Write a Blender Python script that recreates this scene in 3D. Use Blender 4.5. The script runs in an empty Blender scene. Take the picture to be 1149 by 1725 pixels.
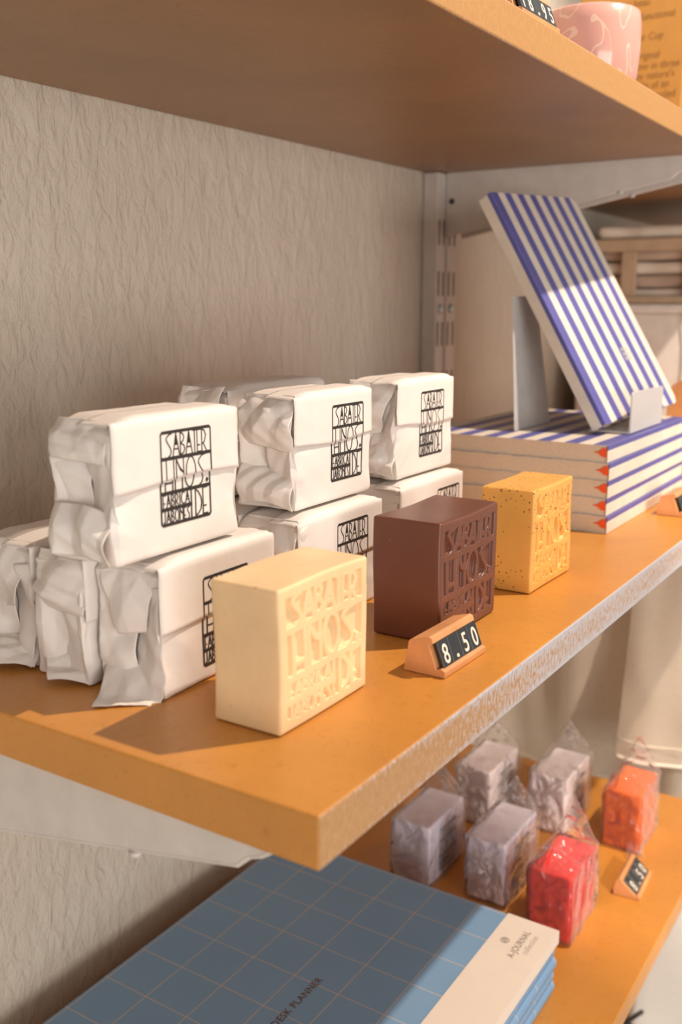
import bpy, bmesh, math, random
import numpy as np
from mathutils import Vector, Matrix, noise as mnoise
from mathutils.bvhtree import BVHTree

S = bpy.context.scene
COL = S.collection
PI = math.pi

# ------------------------------------------------------------------ camera
cd = bpy.data.cameras.new('camera'); cam = bpy.data.objects.new('camera', cd); COL.objects.link(cam)
S.camera = cam
cd.sensor_fit = 'VERTICAL'; cd.sensor_height = 36.0; cd.sensor_width = 24.0
cd.lens = 1668.0 / 1725.0 * 36.0
cd.clip_start = 0.01; cd.clip_end = 50
R_ = Vector((0.5413, -0.8408, 0.0)); U_ = Vector((0.1739, 0.1119, 0.9784)); F_ = Vector((0.8227, 0.5296, -0.2068))
m = Matrix.Identity(4)
for i in range(3):
    m[i][0] = R_[i]; m[i][1] = U_[i]; m[i][2] = -F_[i]
m.translation = Vector((0, 0, 0.161))
cam.matrix_world = m
cd.dof.use_dof = True; cd.dof.focus_distance = 0.50; cd.dof.aperture_fstop = 9.0

# ------------------------------------------------------------------ world, lights, exposure
S.view_settings.view_transform = 'Standard'; S.view_settings.look = 'None'
S.view_settings.gamma = 1.0; S.view_settings.use_curve_mapping = False
S.view_settings.exposure = 0.0
w = bpy.data.worlds.new('world'); S.world = w; w.use_nodes = True
bg = w.node_tree.nodes['Background']; bg.inputs[0].default_value = (1.0, 0.92, 0.84, 1); bg.inputs[1].default_value = 0.52

def spot(name, loc, target, power, color, size_deg, blend, radius):
    l = bpy.data.lights.new(name, 'SPOT'); o = bpy.data.objects.new(name, l); COL.objects.link(o)
    l.energy = power; l.color = color; l.spot_size = math.radians(size_deg); l.spot_blend = blend
    l.shadow_soft_size = radius
    o.location = loc
    o.rotation_euler = (Vector(target) - Vector(loc)).to_track_quat('-Z', 'Y').to_euler()
    return o
# one shop spotlight hanging above and in front of the shelves
spot('spot_light', (0.84, -0.234, 0.952), (0.55, 0.22, -0.05), 57, (1.0, 0.82, 0.66), 110, 0.3, 0.012)
# added spotlight with no known source, brightens the hanging garments
spot('spot_light', (-0.2, -1.25, 0.80), (1.06, 0.18, -0.30), 105, (1.0, 0.84, 0.68), 21, 0.35, 0.02)
def area(name, loc, target, power, color, sx, sy):
    l = bpy.data.lights.new(name, 'AREA'); o = bpy.data.objects.new(name, l); COL.objects.link(o)
    l.shape = 'RECTANGLE'; l.size = sx; l.size_y = sy; l.energy = power; l.color = color
    o.location = loc; o.rotation_euler = (Vector(target) - Vector(loc)).to_track_quat('-Z', 'Y').to_euler()
    return o
area('front_fill_light', (-0.8, -1.9, -0.05), (0.5, 0.3, 0.0), 35, (1.0, 0.94, 0.87), 1.6, 1.0)  # added soft fill from the front left, lifts the shaded faces

# ------------------------------------------------------------------ node helpers
def new_mat(name):
    mt = bpy.data.materials.new(name); mt.use_nodes = True
    nt = mt.node_tree; nt.nodes.clear()
    out = nt.nodes.new('ShaderNodeOutputMaterial')
    b = nt.nodes.new('ShaderNodeBsdfPrincipled')
    nt.links.new(b.outputs[0], out.inputs[0])
    return mt, nt, b, out
def N(nt, t, **kw):
    n = nt.nodes.new(t)
    for k, v in kw.items(): setattr(n, k, v)
    return n
def coords(nt, scale=(1, 1, 1)):
    tc = N(nt, 'ShaderNodeTexCoord'); mp = N(nt, 'ShaderNodeMapping')
    mp.inputs['Scale'].default_value = scale
    nt.links.new(tc.outputs['Object'], mp.inputs[0]); return mp.outputs[0]
def noise_n(nt, vec, scale, detail=4, rough=.55, dist=0):
    n = N(nt, 'ShaderNodeTexNoise'); n.inputs['Scale'].default_value = scale
    n.inputs['Detail'].default_value = detail; n.inputs['Roughness'].default_value = rough
    n.inputs['Distortion'].default_value = dist
    nt.links.new(vec, n.inputs['Vector']); return n.outputs[0]
def ramp(nt, fac, stops):
    r = N(nt, 'ShaderNodeValToRGB'); e = r.color_ramp.elements
    while len(e) > 1: e.remove(e[-1])
    e[0].position = stops[0][0]; e[0].color = tuple(stops[0][1]) + (1,)
    for p, c in stops[1:]:
        x = e.new(p); x.color = tuple(c) + (1,)
    nt.links.new(fac, r.inputs[0]); return r.outputs[0]
def mix(nt, fac, a, b, typ='MIX'):
    mx = N(nt, 'ShaderNodeMix', data_type='RGBA', blend_type=typ)
    for s, v in ((0, fac), (6, a), (7, b)):
        if hasattr(v, 'node'): nt.links.new(v, mx.inputs[s])
        elif isinstance(v, (int, float)): mx.inputs[s].default_value = v
        else: mx.inputs[s].default_value = tuple(v) + (1,)
    return mx.outputs[2]
def math_n(nt, op, a, b=None, c=None):
    n = N(nt, 'ShaderNodeMath', operation=op)
    for i, v in enumerate((a, b, c)):
        if v is None: continue
        if hasattr(v, 'node'): nt.links.new(v, n.inputs[i])
        else: n.inputs[i].default_value = v
    return n.outputs[0]
def bump(nt, b, h, strength, dist=0.001):
    n = N(nt, 'ShaderNodeBump'); n.inputs['Strength'].default_value = strength; n.inputs['Distance'].default_value = dist
    nt.links.new(h, n.inputs['Height']); nt.links.new(n.outputs[0], b.inputs['Normal'])
def setc(nt, b, v):
    if hasattr(v, 'node'): nt.links.new(v, b.inputs['Base Color'])
    else: b.inputs['Base Color'].default_value = tuple(v) + (1,)
def plain(name, c, rough=.6, bumps=None, metal=0, var=0.06):
    mt, nt, b, out = new_mat(name)
    v = coords(nt); n = noise_n(nt, v, 60, 4)
    lo = [x * (1 - var) for x in c]; hi = [min(1, x * (1 + var)) for x in c]
    setc(nt, b, ramp(nt, n, [(.3, lo), (.7, hi)]))
    b.inputs['Roughness'].default_value = rough; b.inputs['Metallic'].default_value = metal
    if bumps: bump(nt, b, noise_n(nt, v, bumps[0], 4), bumps[1], bumps[2])
    return mt

# ------------------------------------------------------------------ materials
def mat_mdf(name, base, painted_sheen=0.0, rough=.42, core=((.34, .19, .09), (.50, .30, .15)), slope=3.2, top=.62):
    mt, nt, b, out = new_mat(name)
    v = coords(nt)
    n1 = noise_n(nt, v, 9, 5, .6, .4); n2 = noise_n(nt, coords(nt, (1, 1, 1)), 260, 3, .6); n3 = noise_n(nt, coords(nt, (1, 3, 1)), 700, 2)
    lo = [x * .84 for x in base]; hi = [min(1, x * 1.10) for x in base]
    c = ramp(nt, n1, [(.3, lo), (.7, hi)])
    fl = ramp(nt, n2, [(.28, (.84, .79, .72)), (.42, (1, 1, 1)), (.66, (1, 1, 1)), (.80, (1.0, .98, .95))])
    c = mix(nt, .8, c, fl, 'MULTIPLY')
    fib = ramp(nt, n3, [(.60, (0, 0, 0)), (.78, (1, 1, 1))])
    c = mix(nt, math_n(nt, 'MULTIPLY', fib, .28), c, (.85, .62, .36))
    if painted_sheen > 0:   # grazing sheen painted pale on the sawn front edge, strongest along its two arrises
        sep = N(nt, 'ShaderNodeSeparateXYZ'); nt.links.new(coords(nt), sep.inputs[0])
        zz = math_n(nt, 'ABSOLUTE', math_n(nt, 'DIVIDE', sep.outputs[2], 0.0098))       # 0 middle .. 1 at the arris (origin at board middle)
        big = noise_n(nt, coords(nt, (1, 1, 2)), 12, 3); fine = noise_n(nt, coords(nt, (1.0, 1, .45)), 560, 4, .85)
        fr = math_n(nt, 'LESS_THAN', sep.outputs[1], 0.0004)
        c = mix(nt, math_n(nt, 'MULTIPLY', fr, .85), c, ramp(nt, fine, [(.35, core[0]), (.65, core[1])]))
        xr = math_n(nt, 'MINIMUM', math_n(nt, 'MULTIPLY', sep.outputs[0], slope), top)       # painted sheen grows away from the free end
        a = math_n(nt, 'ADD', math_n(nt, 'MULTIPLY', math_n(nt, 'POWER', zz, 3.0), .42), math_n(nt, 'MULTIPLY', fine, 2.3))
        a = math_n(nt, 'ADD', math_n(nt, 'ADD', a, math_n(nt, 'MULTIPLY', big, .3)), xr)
        msk = math_n(nt, 'SMOOTH_MIN', 1.0, math_n(nt, 'MAXIMUM', math_n(nt, 'DIVIDE', math_n(nt, 'SUBTRACT', a, 1.66 + .3 * (1 - painted_sheen)), .42), 0.0), .1)
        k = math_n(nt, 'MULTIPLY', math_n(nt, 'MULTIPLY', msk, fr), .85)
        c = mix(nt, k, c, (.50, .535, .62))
    setc(nt, b, c)
    b.inputs['Roughness'].default_value = rough
    b.inputs['Coat Weight'].default_value = .25; b.inputs['Coat Roughness'].default_value = .35
    bump(nt, b, n2, .10, .0004)
    return mt
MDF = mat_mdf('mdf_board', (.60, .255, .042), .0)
MDF_SHEEN = mat_mdf('mdf_board_sheen_edge', (.60, .255, .042), .9)  # front edge carries a grazing sheen put into its colour
MDFU = mat_mdf('mdf_board_upper', (.31, .160, .064), .75, core=((.46, .235, .075), (.58, .31, .11)), slope=0, top=.72)  # same fibreboard, darkened in colour for the shaded underside, brighter on the lit front

def mat_wall():
    mt, nt, b, out = new_mat('rough_plaster')
    v = coords(nt); vs = coords(nt, (1, 1, .45))
    n0 = noise_n(nt, v, 3, 3)
    setc(nt, b, ramp(nt, n0, [(.3, (.60, .535, .45)), (.7, (.67, .60, .51))]))
    b.inputs['Roughness'].default_value = .75
    n1 = noise_n(nt, vs, 125, 5, .62, .6); n2 = noise_n(nt, vs, 28, 3, .5, .5)
    h = math_n(nt, 'ADD', n1, math_n(nt, 'MULTIPLY', n2, .8))
    bump(nt, b, h, .85, .0045)
    return mt
WALL = mat_wall()
WALL2 = plain('smooth_plaster', (.60, .55, .50), .8, (30, .3, .002))

def mat_paper():
    mt, nt, b, out = new_mat('white_wrapping_paper')
    v = coords(nt); n = noise_n(nt, v, 45, 4)
    setc(nt, b, ramp(nt, n, [(.3, (.77, .715, .675)), (.7, (.81, .76, .72))]))
    b.inputs['Roughness'].default_value = .55
    n2 = noise_n(nt, v, 130, 2, .5, .6); bump(nt, b, n2, .16, .0010)
    return mt
PAPER = mat_paper()

def mat_soap(name, c, rough=.4, specks=None, var=.08, sss=.18, rad=(.006, .003, .0015)):
    mt, nt, b, out = new_mat(name)
    v = coords(nt); n = noise_n(nt, v, 35, 4)
    col = ramp(nt, n, [(.3, [x * (1 - var) for x in c]), (.7, [min(1, x * (1 + var)) for x in c])])
    if specks:
        vo = N(nt, 'ShaderNodeTexVoronoi'); vo.inputs['Scale'].default_value = specks[0]; nt.links.new(v, vo.inputs['Vector'])
        m2 = noise_n(nt, v, 60, 2)
        k = math_n(nt, 'MULTIPLY', math_n(nt, 'LESS_THAN', vo.outputs['Distance'], specks[1]), math_n(nt, 'GREATER_THAN', m2, specks[2]))
        col = mix(nt, math_n(nt, 'MULTIPLY', k, specks[4]), col, specks[3])
    setc(nt, b, col)
    b.inputs['Roughness'].default_value = rough
    b.inputs['Subsurface Weight'].default_value = sss; b.inputs['Subsurface Radius'].default_value = rad; b.inputs['Subsurface Scale'].default_value = 1.0
    bump(nt, b, noise_n(nt, v, 220, 4), .10, .0004)
    return mt
SOAP_CREAM = mat_soap('cream_soap', (.85, .62, .35), .42, (170, .16, .60, (.45, .25, .10), .5))
SOAP_BROWN = mat_soap('chocolate_soap', (.155, .056, .036), .36, (420, .10, .66, (.60, .36, .25), .6), sss=.12)
SOAP_YELLOW = mat_soap('honey_soap', (.80, .42, .10), .40, (400, .20, .49, (.12, .045, .015), .85), sss=.25)
SOAP_RED = mat_soap('red_soap', (.78, .035, .03), .35)
SOAP_ORANGE = mat_soap('orange_soap', (.88, .17, .02), .35)
SOAP_LILAC = mat_soap('lilac_soap', (.50, .40, .50), .4)
INK = plain('black_ink', (.028, .024, .022), .6)
BROWN_INK = plain('brown_ink', (.13, .055, .035), .6)
GREY_INK = plain('grey_ink', (.16, .13, .12), .6)
PALE_INK = plain('pale_grey_ink', (.42, .37, .34), .6)
BEECH = plain('beech_wood', (.66, .31, .13), .45, (90, .1, .0005), 0, .12)
TILE = plain('black_plastic', (.028, .034, .04), .3)
DIGIT = plain('ivory_plastic', (.78, .70, .60), .5)
METAL = plain('grey_enamelled_steel', (.64, .60, .56), .38)
METALD = plain('slot_dark', (.06, .055, .05), .8)  # near-black colour painting the shade inside slots and holes
STEEL = plain('zinc_screw', (.55, .68, .72), .3, None, .5)
BLUE = plain('navy_stripe_card', (.105, .105, .36), .45)
CREAM = plain('cream_stripe_card', (.72, .655, .565), .5)
PAGES = None
def mat_pages(name, c, axis=2, sc=2600):
    mt, nt, b, out = new_mat(name)
    s = [6, 6, 6]; s[axis] = sc / 60
    n = noise_n(nt, coords(nt, s), 60, 2)
    setc(nt, b, ramp(nt, n, [(.35, [x * .86 for x in c]), (.65, c)])); b.inputs['Roughness'].default_value = .8
    return mt
PAGES = mat_pages('page_edges', (.72, .60, .46))
RED_BAND = plain('orange_headband', (.85, .10, .02), .5)
ACRYL = plain('frosted_grey_acrylic', (.78, .78, .78), .3)
ACRYLW = None
def mat_acryl():
    mt, nt, b, out = new_mat('frosted_white_acrylic')
    setc(nt, b, (.82, .80, .80)); b.inputs['Roughness'].default_value = .35; b.inputs['Transmission Weight'].default_value = .35
    b.inputs['Alpha'].default_value = .9
    v = coords(nt); bump(nt, b, noise_n(nt, v, 40, 2), .05, .0004)
    return mt
ACRYLW = mat_acryl()
FABRIC = None
def mat_fabric(name, c):
    mt, nt, b, out = new_mat(name)
    v = coords(nt); n = noise_n(nt, coords(nt, (1, 1, 6)), 120, 3)
    setc(nt, b, ramp(nt, n, [(.3, [x * .93 for x in c]), (.7, c)])); b.inputs['Roughness'].default_value = .9
    b.inputs['Sheen Weight'].default_value = .2
    bump(nt, b, noise_n(nt, v, 500, 2), .15, .0005)
    return mt
FABRIC = mat_fabric('cream_linen', (.86, .76, .64))
FABRIC2 = mat_fabric('beige_cotton', (.60, .45, .35))
def mat_planner():
    mt, nt, b, out = new_mat('blue_grid_cover')
    sep = N(nt, 'ShaderNodeSeparateXYZ'); nt.links.new(coords(nt), sep.inputs[0])
    def line(o, off):
        f = math_n(nt, 'FRACT', math_n(nt, 'ADD', math_n(nt, 'DIVIDE', math_n(nt, 'ADD', o, off), .0343), 10.0))
        d = math_n(nt, 'ABSOLUTE', math_n(nt, 'SUBTRACT', f, .5))
        return math_n(nt, 'LESS_THAN', math_n(nt, 'SUBTRACT', .5, d), .0085)
    k = math_n(nt, 'MAXIMUM', line(sep.outputs[0], .0020), line(sep.outputs[1], .0072))
    n = noise_n(nt, coords(nt), 14, 3)
    base = ramp(nt, n, [(.3, (.18, .335, .54)), (.7, (.20, .36, .57))])
    setc(nt, b, mix(nt, math_n(nt, 'MULTIPLY', k, .85), base, (.66, .50, .34)))
    b.inputs['Roughness'].default_value = .5
    return mt
PLANNER = mat_planner()
BAND = plain('cream_card', (.78, .70, .62), .6, None, 0, .02)
PINK = None
def mat_cup():
    mt, nt, b, out = new_mat('pink_glazed_ceramic')
    n = noise_n(nt, coords(nt, (1, 1, .55)), 34, 1.5, .4, .9)
    d = math_n(nt, 'ABSOLUTE', math_n(nt, 'SUBTRACT', math_n(nt, 'FRACT', math_n(nt, 'MULTIPLY', n, 7.0)), .5))
    k = math_n(nt, 'LESS_THAN', d, .05)
    setc(nt, b, mix(nt, math_n(nt, 'MULTIPLY', k, .8), (.64, .34, .29), (.76, .56, .44)))
    b.inputs['Roughness'].default_value = .22; b.inputs['Coat Weight'].default_value = .5
    return mt
PINK = mat_cup()
PINKP = plain('pink_paper', (.85, .60, .60), .6)
KRAFT = plain('kraft_card', (.50, .25, .055), .7, None, 0, .05)
WOODD = plain('pale_wood', (.55, .40, .27), .6, (60, .2, .001), 0, .1)
WHITE = plain('white_card', (.80, .77, .73), .6)
FLOOR = plain('grey_floor', (.45, .40, .36), .6)
def mat_film():
    mt = bpy.data.materials.new('clear_cellophane'); mt.use_nodes = True; nt = mt.node_tree; nt.nodes.clear()
    out = N(nt, 'ShaderNodeOutputMaterial')
    tr = N(nt, 'ShaderNodeBsdfTransparent'); tr.inputs[0].default_value = (.985, .98, .985, 1)
    gl = N(nt, 'ShaderNodeBsdfGlossy'); gl.inputs['Roughness'].default_value = .07; gl.inputs[0].default_value = (1, 1, 1, 1)
    df = N(nt, 'ShaderNodeBsdfDiffuse'); df.inputs[0].default_value = (.93, .91, .93, 1)
    fr = N(nt, 'ShaderNodeFresnel'); fr.inputs[0].default_value = 1.28
    v = coords(nt); h = noise_n(nt, v, 55, 2, .5, 1.2)
    bp = N(nt, 'ShaderNodeBump'); bp.inputs['Strength'].default_value = .9; bp.inputs['Distance'].default_value = .008
    nt.links.new(h, bp.inputs['Height']); nt.links.new(bp.outputs[0], gl.inputs['Normal']); nt.links.new(bp.outputs[0], fr.inputs['Normal'])
    lw = N(nt, 'ShaderNodeLayerWeight'); lw.inputs[0].default_value = .5
    m0 = N(nt, 'ShaderNodeMixShader'); nt.links.new(math_n(nt, 'ADD', math_n(nt, 'MULTIPLY', math_n(nt, 'POWER', lw.outputs['Facing'], 5.0), .55), .045), m0.inputs[0])
    nt.links.new(tr.outputs[0], m0.inputs[1]); nt.links.new(df.outputs[0], m0.inputs[2])
    m1 = N(nt, 'ShaderNodeMixShader')
    nt.links.new(math_n(nt, 'ADD', fr.outputs[0], .012), m1.inputs[0]); nt.links.new(m0.outputs[0], m1.inputs[1]); nt.links.new(gl.outputs[0], m1.inputs[2])
    nt.links.new(m1.outputs[0], out.inputs[0])
    return mt
FILM = mat_film()

# ------------------------------------------------------------------ object helpers
def tag(o, label=None, cat=None, group=None, kind=None):
    if label: o['label'] = label
    if cat: o['category'] = cat
    if group: o['group'] = group
    if kind: o['kind'] = kind
    return o
def thing(name, label, cat, loc=(0, 0, 0), rz=0, group=None):
    o = bpy.data.objects.new(name, None); COL.objects.link(o); o.empty_display_size = .01
    o.location = loc; o.rotation_euler = (0, 0, rz)
    return tag(o, label, cat, group)
def obj(name, bm, mats, parent=None, smooth=False, loc=None, rot=None):
    me = bpy.data.meshes.new(name)
    if isinstance(bm, bpy.types.Mesh): me = bm
    else:
        bmesh.ops.recalc_face_normals(bm, faces=bm.faces[:]) if smooth != 'raw' else None
        bm.to_mesh(me); bm.free()
    if not isinstance(mats, (list, tuple)): mats = [mats]
    for mt in mats: me.materials.append(mt)
    if smooth:
        for p in me.polygons: p.use_smooth = True
    o = bpy.data.objects.new(name, me); COL.objects.link(o)
    if parent: o.parent = parent
    if loc: o.location = loc
    if rot: o.rotation_euler = rot
    return o
def box(bm, x0, x1, y0, y1, z0, z1, bev=0, seg=2, mi=0):
    b2 = bmesh.new(); bmesh.ops.create_cube(b2, size=1)
    for v in b2.verts: v.co = Vector(((x0 + x1) / 2 + v.co.x * (x1 - x0), (y0 + y1) / 2 + v.co.y * (y1 - y0), (z0 + z1) / 2 + v.co.z * (z1 - z0)))
    if bev: bmesh.ops.bevel(b2, geom=b2.edges[:], offset=bev, segments=seg, affect='EDGES', profile=.5)
    for f in b2.faces: f.material_index = mi
    merge(bm, b2); return bm
def merge(bm, b2):
    me = bpy.data.meshes.new('tmp'); b2.to_mesh(me); b2.free(); bm.from_mesh(me); bpy.data.meshes.remove(me)
def prism(bm, pts, a0, a1, axis='x', bev=0, mi=0):
    """extrude a closed 2-D outline; axis x: pts=(y,z); axis y: pts=(x,z); axis z: pts=(x,y)"""
    b2 = bmesh.new()
    def P(p, a): return (a, p[0], p[1]) if axis == 'x' else ((p[0], a, p[1]) if axis == 'y' else (p[0], p[1], a))
    A = [b2.verts.new(P(p, a0)) for p in pts]; B = [b2.verts.new(P(p, a1)) for p in pts]
    n = len(pts)
    b2.faces.new(A); b2.faces.new(B[::-1])
    for i in range(n): b2.faces.new((A[i], B[i], B[(i + 1) % n], A[(i + 1) % n]))
    bmesh.ops.recalc_face_normals(b2, faces=b2.faces[:])
    if bev: bmesh.ops.bevel(b2, geom=b2.edges[:], offset=bev, segments=2, affect='EDGES', profile=.5)
    for f in b2.faces: f.material_index = mi
    merge(bm, b2); return bm
def lathe(bm, prof, n=64):
    rings = []
    for r, z in prof: rings.append([bm.verts.new((r * math.cos(2 * PI * i / n), r * math.sin(2 * PI * i / n), z)) for i in range(n)])
    for a, b in zip(rings, rings[1:]):
        for i in range(n): bm.faces.new((a[i], a[(i + 1) % n], b[(i + 1) % n], b[i]))
    bm.faces.new(rings[0][::-1]); bm.faces.new(rings[-1])
    return bm
def tube(bm, pts, r, n=8):
    pts = [Vector(p) for p in pts]; rings = []
    for i, p in enumerate(pts):
        t = (pts[min(i + 1, len(pts) - 1)] - pts[max(i - 1, 0)]).normalized()
        u = t.cross(Vector((0.13, .2, 1))).normalized(); v = t.cross(u)
        rings.append([bm.verts.new(p + r * (math.cos(2 * PI * k / n) * u + math.sin(2 * PI * k / n) * v)) for k in range(n)])
    for a, b in zip(rings, rings[1:]):
        for k in range(n): bm.faces.new((a[k], a[(k + 1) % n], b[(k + 1) % n], b[k]))
    bm.faces.new(rings[0][::-1]); bm.faces.new(rings[-1]); return bm
def text_mesh(body, size, mat4, extrude=.00003, sx=1.0, align='LEFT', spacing=1.0, offset=0.0):
    cu = bpy.data.curves.new('t', 'FONT'); cu.body = body; cu.size = size; cu.extrude = extrude; cu.align_x = align; cu.space_character = spacing
    cu.offset = offset; cu.resolution_u = 4
    o = bpy.data.objects.new('t', cu); COL.objects.link(o)
    dg = bpy.context.evaluated_depsgraph_get()
    me = bpy.data.meshes.new_from_object(o.evaluated_get(dg))
    bpy.data.objects.remove(o); bpy.data.curves.remove(cu)
    me.transform(mat4 @ Matrix.Diagonal((sx, 1, 1, 1)))
    me.materials.clear()
    return me
def frame4(X, Y, origin):
    X = Vector(X).normalized(); Y = Vector(Y).normalized(); Z = X.cross(Y)
    M = Matrix.Identity(4)
    for i in range(3): M[i][0] = X[i]; M[i][1] = Y[i]; M[i][2] = Z[i]; M[i][3] = origin[i]
    return M

# ------------------------------------------------------------------ setting
WY = .4754
bm = bmesh.new(); box(bm, -.6, 2.6, WY, WY + .1, -1.05, .95)
o = obj('wall_back', bm, WALL); tag(o, kind='structure')
bm = bmesh.new(); box(bm, 2.3, 2.36, -2.5, WY, -1.05, .95)
tag(obj('wall_right', bm, WALL2), kind='structure')
bm = bmesh.new(); box(bm, -2.5, 3.0, -3.2, .6, -1.10, -1.05)
tag(obj('floor', bm, FLOOR), kind='structure')

# shelf boards: origin at the middle of the board's thickness on its front edge
def board(name, label, x0, x1, y0, y1, z0, z1, mt):
    bm = bmesh.new(); zc = (z0 + z1) / 2
    box(bm, 0, x1 - x0, 0, y1 - y0, z0 - zc, z1 - zc, .0010, 2)
    return tag(obj(name, bm, mt, loc=(x0, y0, zc)), label, 'shelf')
FY = .1625
board('shelf_board', 'middle brown fibreboard shelf holding the soaps and striped notebooks', .2395, 1.9, FY, WY - .0005, -.0195, 0, MDF_SHEEN)
UZ = .2839; UT = .3029; UY = .2113
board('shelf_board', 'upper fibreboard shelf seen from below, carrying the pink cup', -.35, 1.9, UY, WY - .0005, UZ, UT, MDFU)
board('shelf_board', 'lowest fibreboard shelf with the blue planners and bagged soaps', .10, .946, FY, WY - .0005, -.339, -.322, MDF)

# wall uprights (two slotted channels side by side)
def upright(x, w, label):
    t = thing('slotted_wall_upright', label, 'shelf upright', (x, WY, 0), 0, None)
    bm = bmesh.new(); d = .0163
    box(bm, 0, w, -d, -.0003, -.30, .2835, .0014)
    for k in range(-2, 10):
        for xx in (.0036, w - .0064):
            z1 = .1909 - .0487 * k
            if z1 > .28 or z1 < -.27: continue
            box(bm, xx, xx + .0028, -d - .00012, -d + .001, z1 - .0234, z1, 0, 1, 1)
    obj('channel', bm, [METAL, METALD], t)
    for z in (.1552, .009):
        bm = bmesh.new(); lathe(bm, [(.0001, 0), (.0046, 0), (.0046, .001), (.0028, .0022), (.0001, .0024)], 20)
        obj('screw', bm, STEEL, t, True, loc=(w / 2, -d - .0001, z), rot=(PI / 2, 0, 0))
upright(.8847, .0195, 'left of the paired grey slotted uprights on the wall behind the striped notebook')
upright(.9068, .0208, 'right of the paired grey slotted uprights on the wall behind the striped notebook')

def bracket(x, ztop, label, group=None, length=.231, h=.0592, gap=0):
    t = thing('shelf_bracket', label, 'bracket', (x, WY - .0172, ztop), 0, group)
    # plate outline in (y,z); y negative towards the room
    pts = [(0, 0), (0, -h)]
    pts += [(-length * k, -h + (h - .0150) * k) for k in (.3, .6, .93)]
    pts += [(-length * (.93 + .07 * math.sin(a)), -.0150 + .0140 * (1 - math.cos(a)) + .0008) for a in (.3, .6, .9, 1.2, 1.5)]
    pts += [(-length, 0)]
    bm = bmesh.new(); prism(bm, pts, 0, .0012, 'x')
    # rolled flange along the lower edge
    edge = [(-.0005 - .0, -h)] + pts[2:-1]
    tube(bm, [(.0012, p[0], p[1] + .0006) for p in edge], .0014, 8)
    obj('bracket_plate', bm, METAL, t, False)
    bm = bmesh.new(); lathe(bm, [(.0001, 0), (.0028, 0), (.0028, .0006), (.0001, .0006)], 20)
    obj('fixing_hole_shade', bm, METALD, t, False, loc=(-.0001, -.0060, -.0265), rot=(0, -PI / 2, 0))
    bm = bmesh.new(); lathe(bm, [(.0001, 0), (.0026, 0), (.0024, .002), (.0001, .0022)], 16)
    obj('rivet', bm, METAL, t, True, loc=(.001, -length * .74, -h + (h - .0150) * .74 - .0002), rot=(PI, 0, 0))
    return t
bracket(.9015, .2837, 'nearer grey steel bracket under the upper shelf above the leaning notebook')
bracket(.9360, .2837, 'farther grey steel bracket under the upper shelf, half hidden by its twin')
bracket(.2515, -.0197, 'pale steel bracket under the left end of the middle shelf', length=.2700, h=.0690)

# ------------------------------------------------------------------ stamp / relief strokes  (u right, v up, both 0..1)
def arc(cx, cy, rx, ry, a0, a1, n=10):
    return [(cx + rx * math.cos(math.radians(a0 + (a1 - a0) * i / n)), cy + ry * math.sin(math.radians(a0 + (a1 - a0) * i / n))) for i in range(n + 1)]
G = {
 'S': [[(.98, 1), (.55, .97), (.15, .86), (.05, .76), (.25, .62), (.7, .40), (.88, .22), (.75, .08), (.4, 0)]],
 'A': [[(0, 0), (.5, 1), (1, 0)], [(.22, .30), (.78, .30)], [(.5, .95), (.42, .5), (.58, .5), (.5, .95)]],
 'B': [[(0, 0), (0, 1)], [(0, 1), (.6, .92), (.85, .78), (.6, .6), (0, .52)], [(0, .52), (.75, .42), (1, .26), (.7, .08), (0, 0)]],
 'T': [[(.5, 0), (.5, 1)], [(0, 1), (1, 1)]],
 'E': [[(0, 0), (0, 1)], [(0, 0), (1, 0)], [(0, .30), (.7, .30)], [(0, 1), (1, 1)]],
 'R': [[(0, 0), (0, 1)], [(0, 1), (.6, .92), (.9, .72), (.6, .42), (0, .32)], [(.35, .34), (1, 0)]],
 'H': [[(0, 0), (0, 1)], [(1, 0), (1, 1)], [(0, .25), (1, .25)]],
 'N': [[(0, 0), (0, 1)], [(1, 0), (1, 1)], [(0, 1), (.45, .72), (1, .52)], [(0, 1), (.55, .62), (1, .52)]],
 'O': [arc(.5, .5, .5, .5, 0, 360, 22)],
 'F': [[(0, 0), (0, 1)], [(0, 1), (1, 1)], [(0, .35), (.7, .35)]],
 'I': [[(.5, 0), (.5, 1)]],
 'C': [arc(.6, .5, .6, .5, 55, 305, 14)],
 'J': [[(.8, 1), (.8, .2), (.45, 0), (0, .12)]],
 'D': [[(0, 0), (0, 1)], [(0, 1), (.5, .88), (.9, .65), (1, .45), (.85, .2), (.4, .05), (0, 0)]],
}
def place(word, u0, u1, v0, v1, wts, lw, gap=.02):
    tot = sum(wts); x = u0; out = []
    for ch, wt in zip(word, wts):
        wd = (u1 - u0) * wt / tot
        for s in G[ch]: out.append(([(x + gap * .5 + p[0] * (wd - gap), v0 + p[1] * (v1 - v0)) for p in s], lw))
        x += wd
    return out
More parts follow.
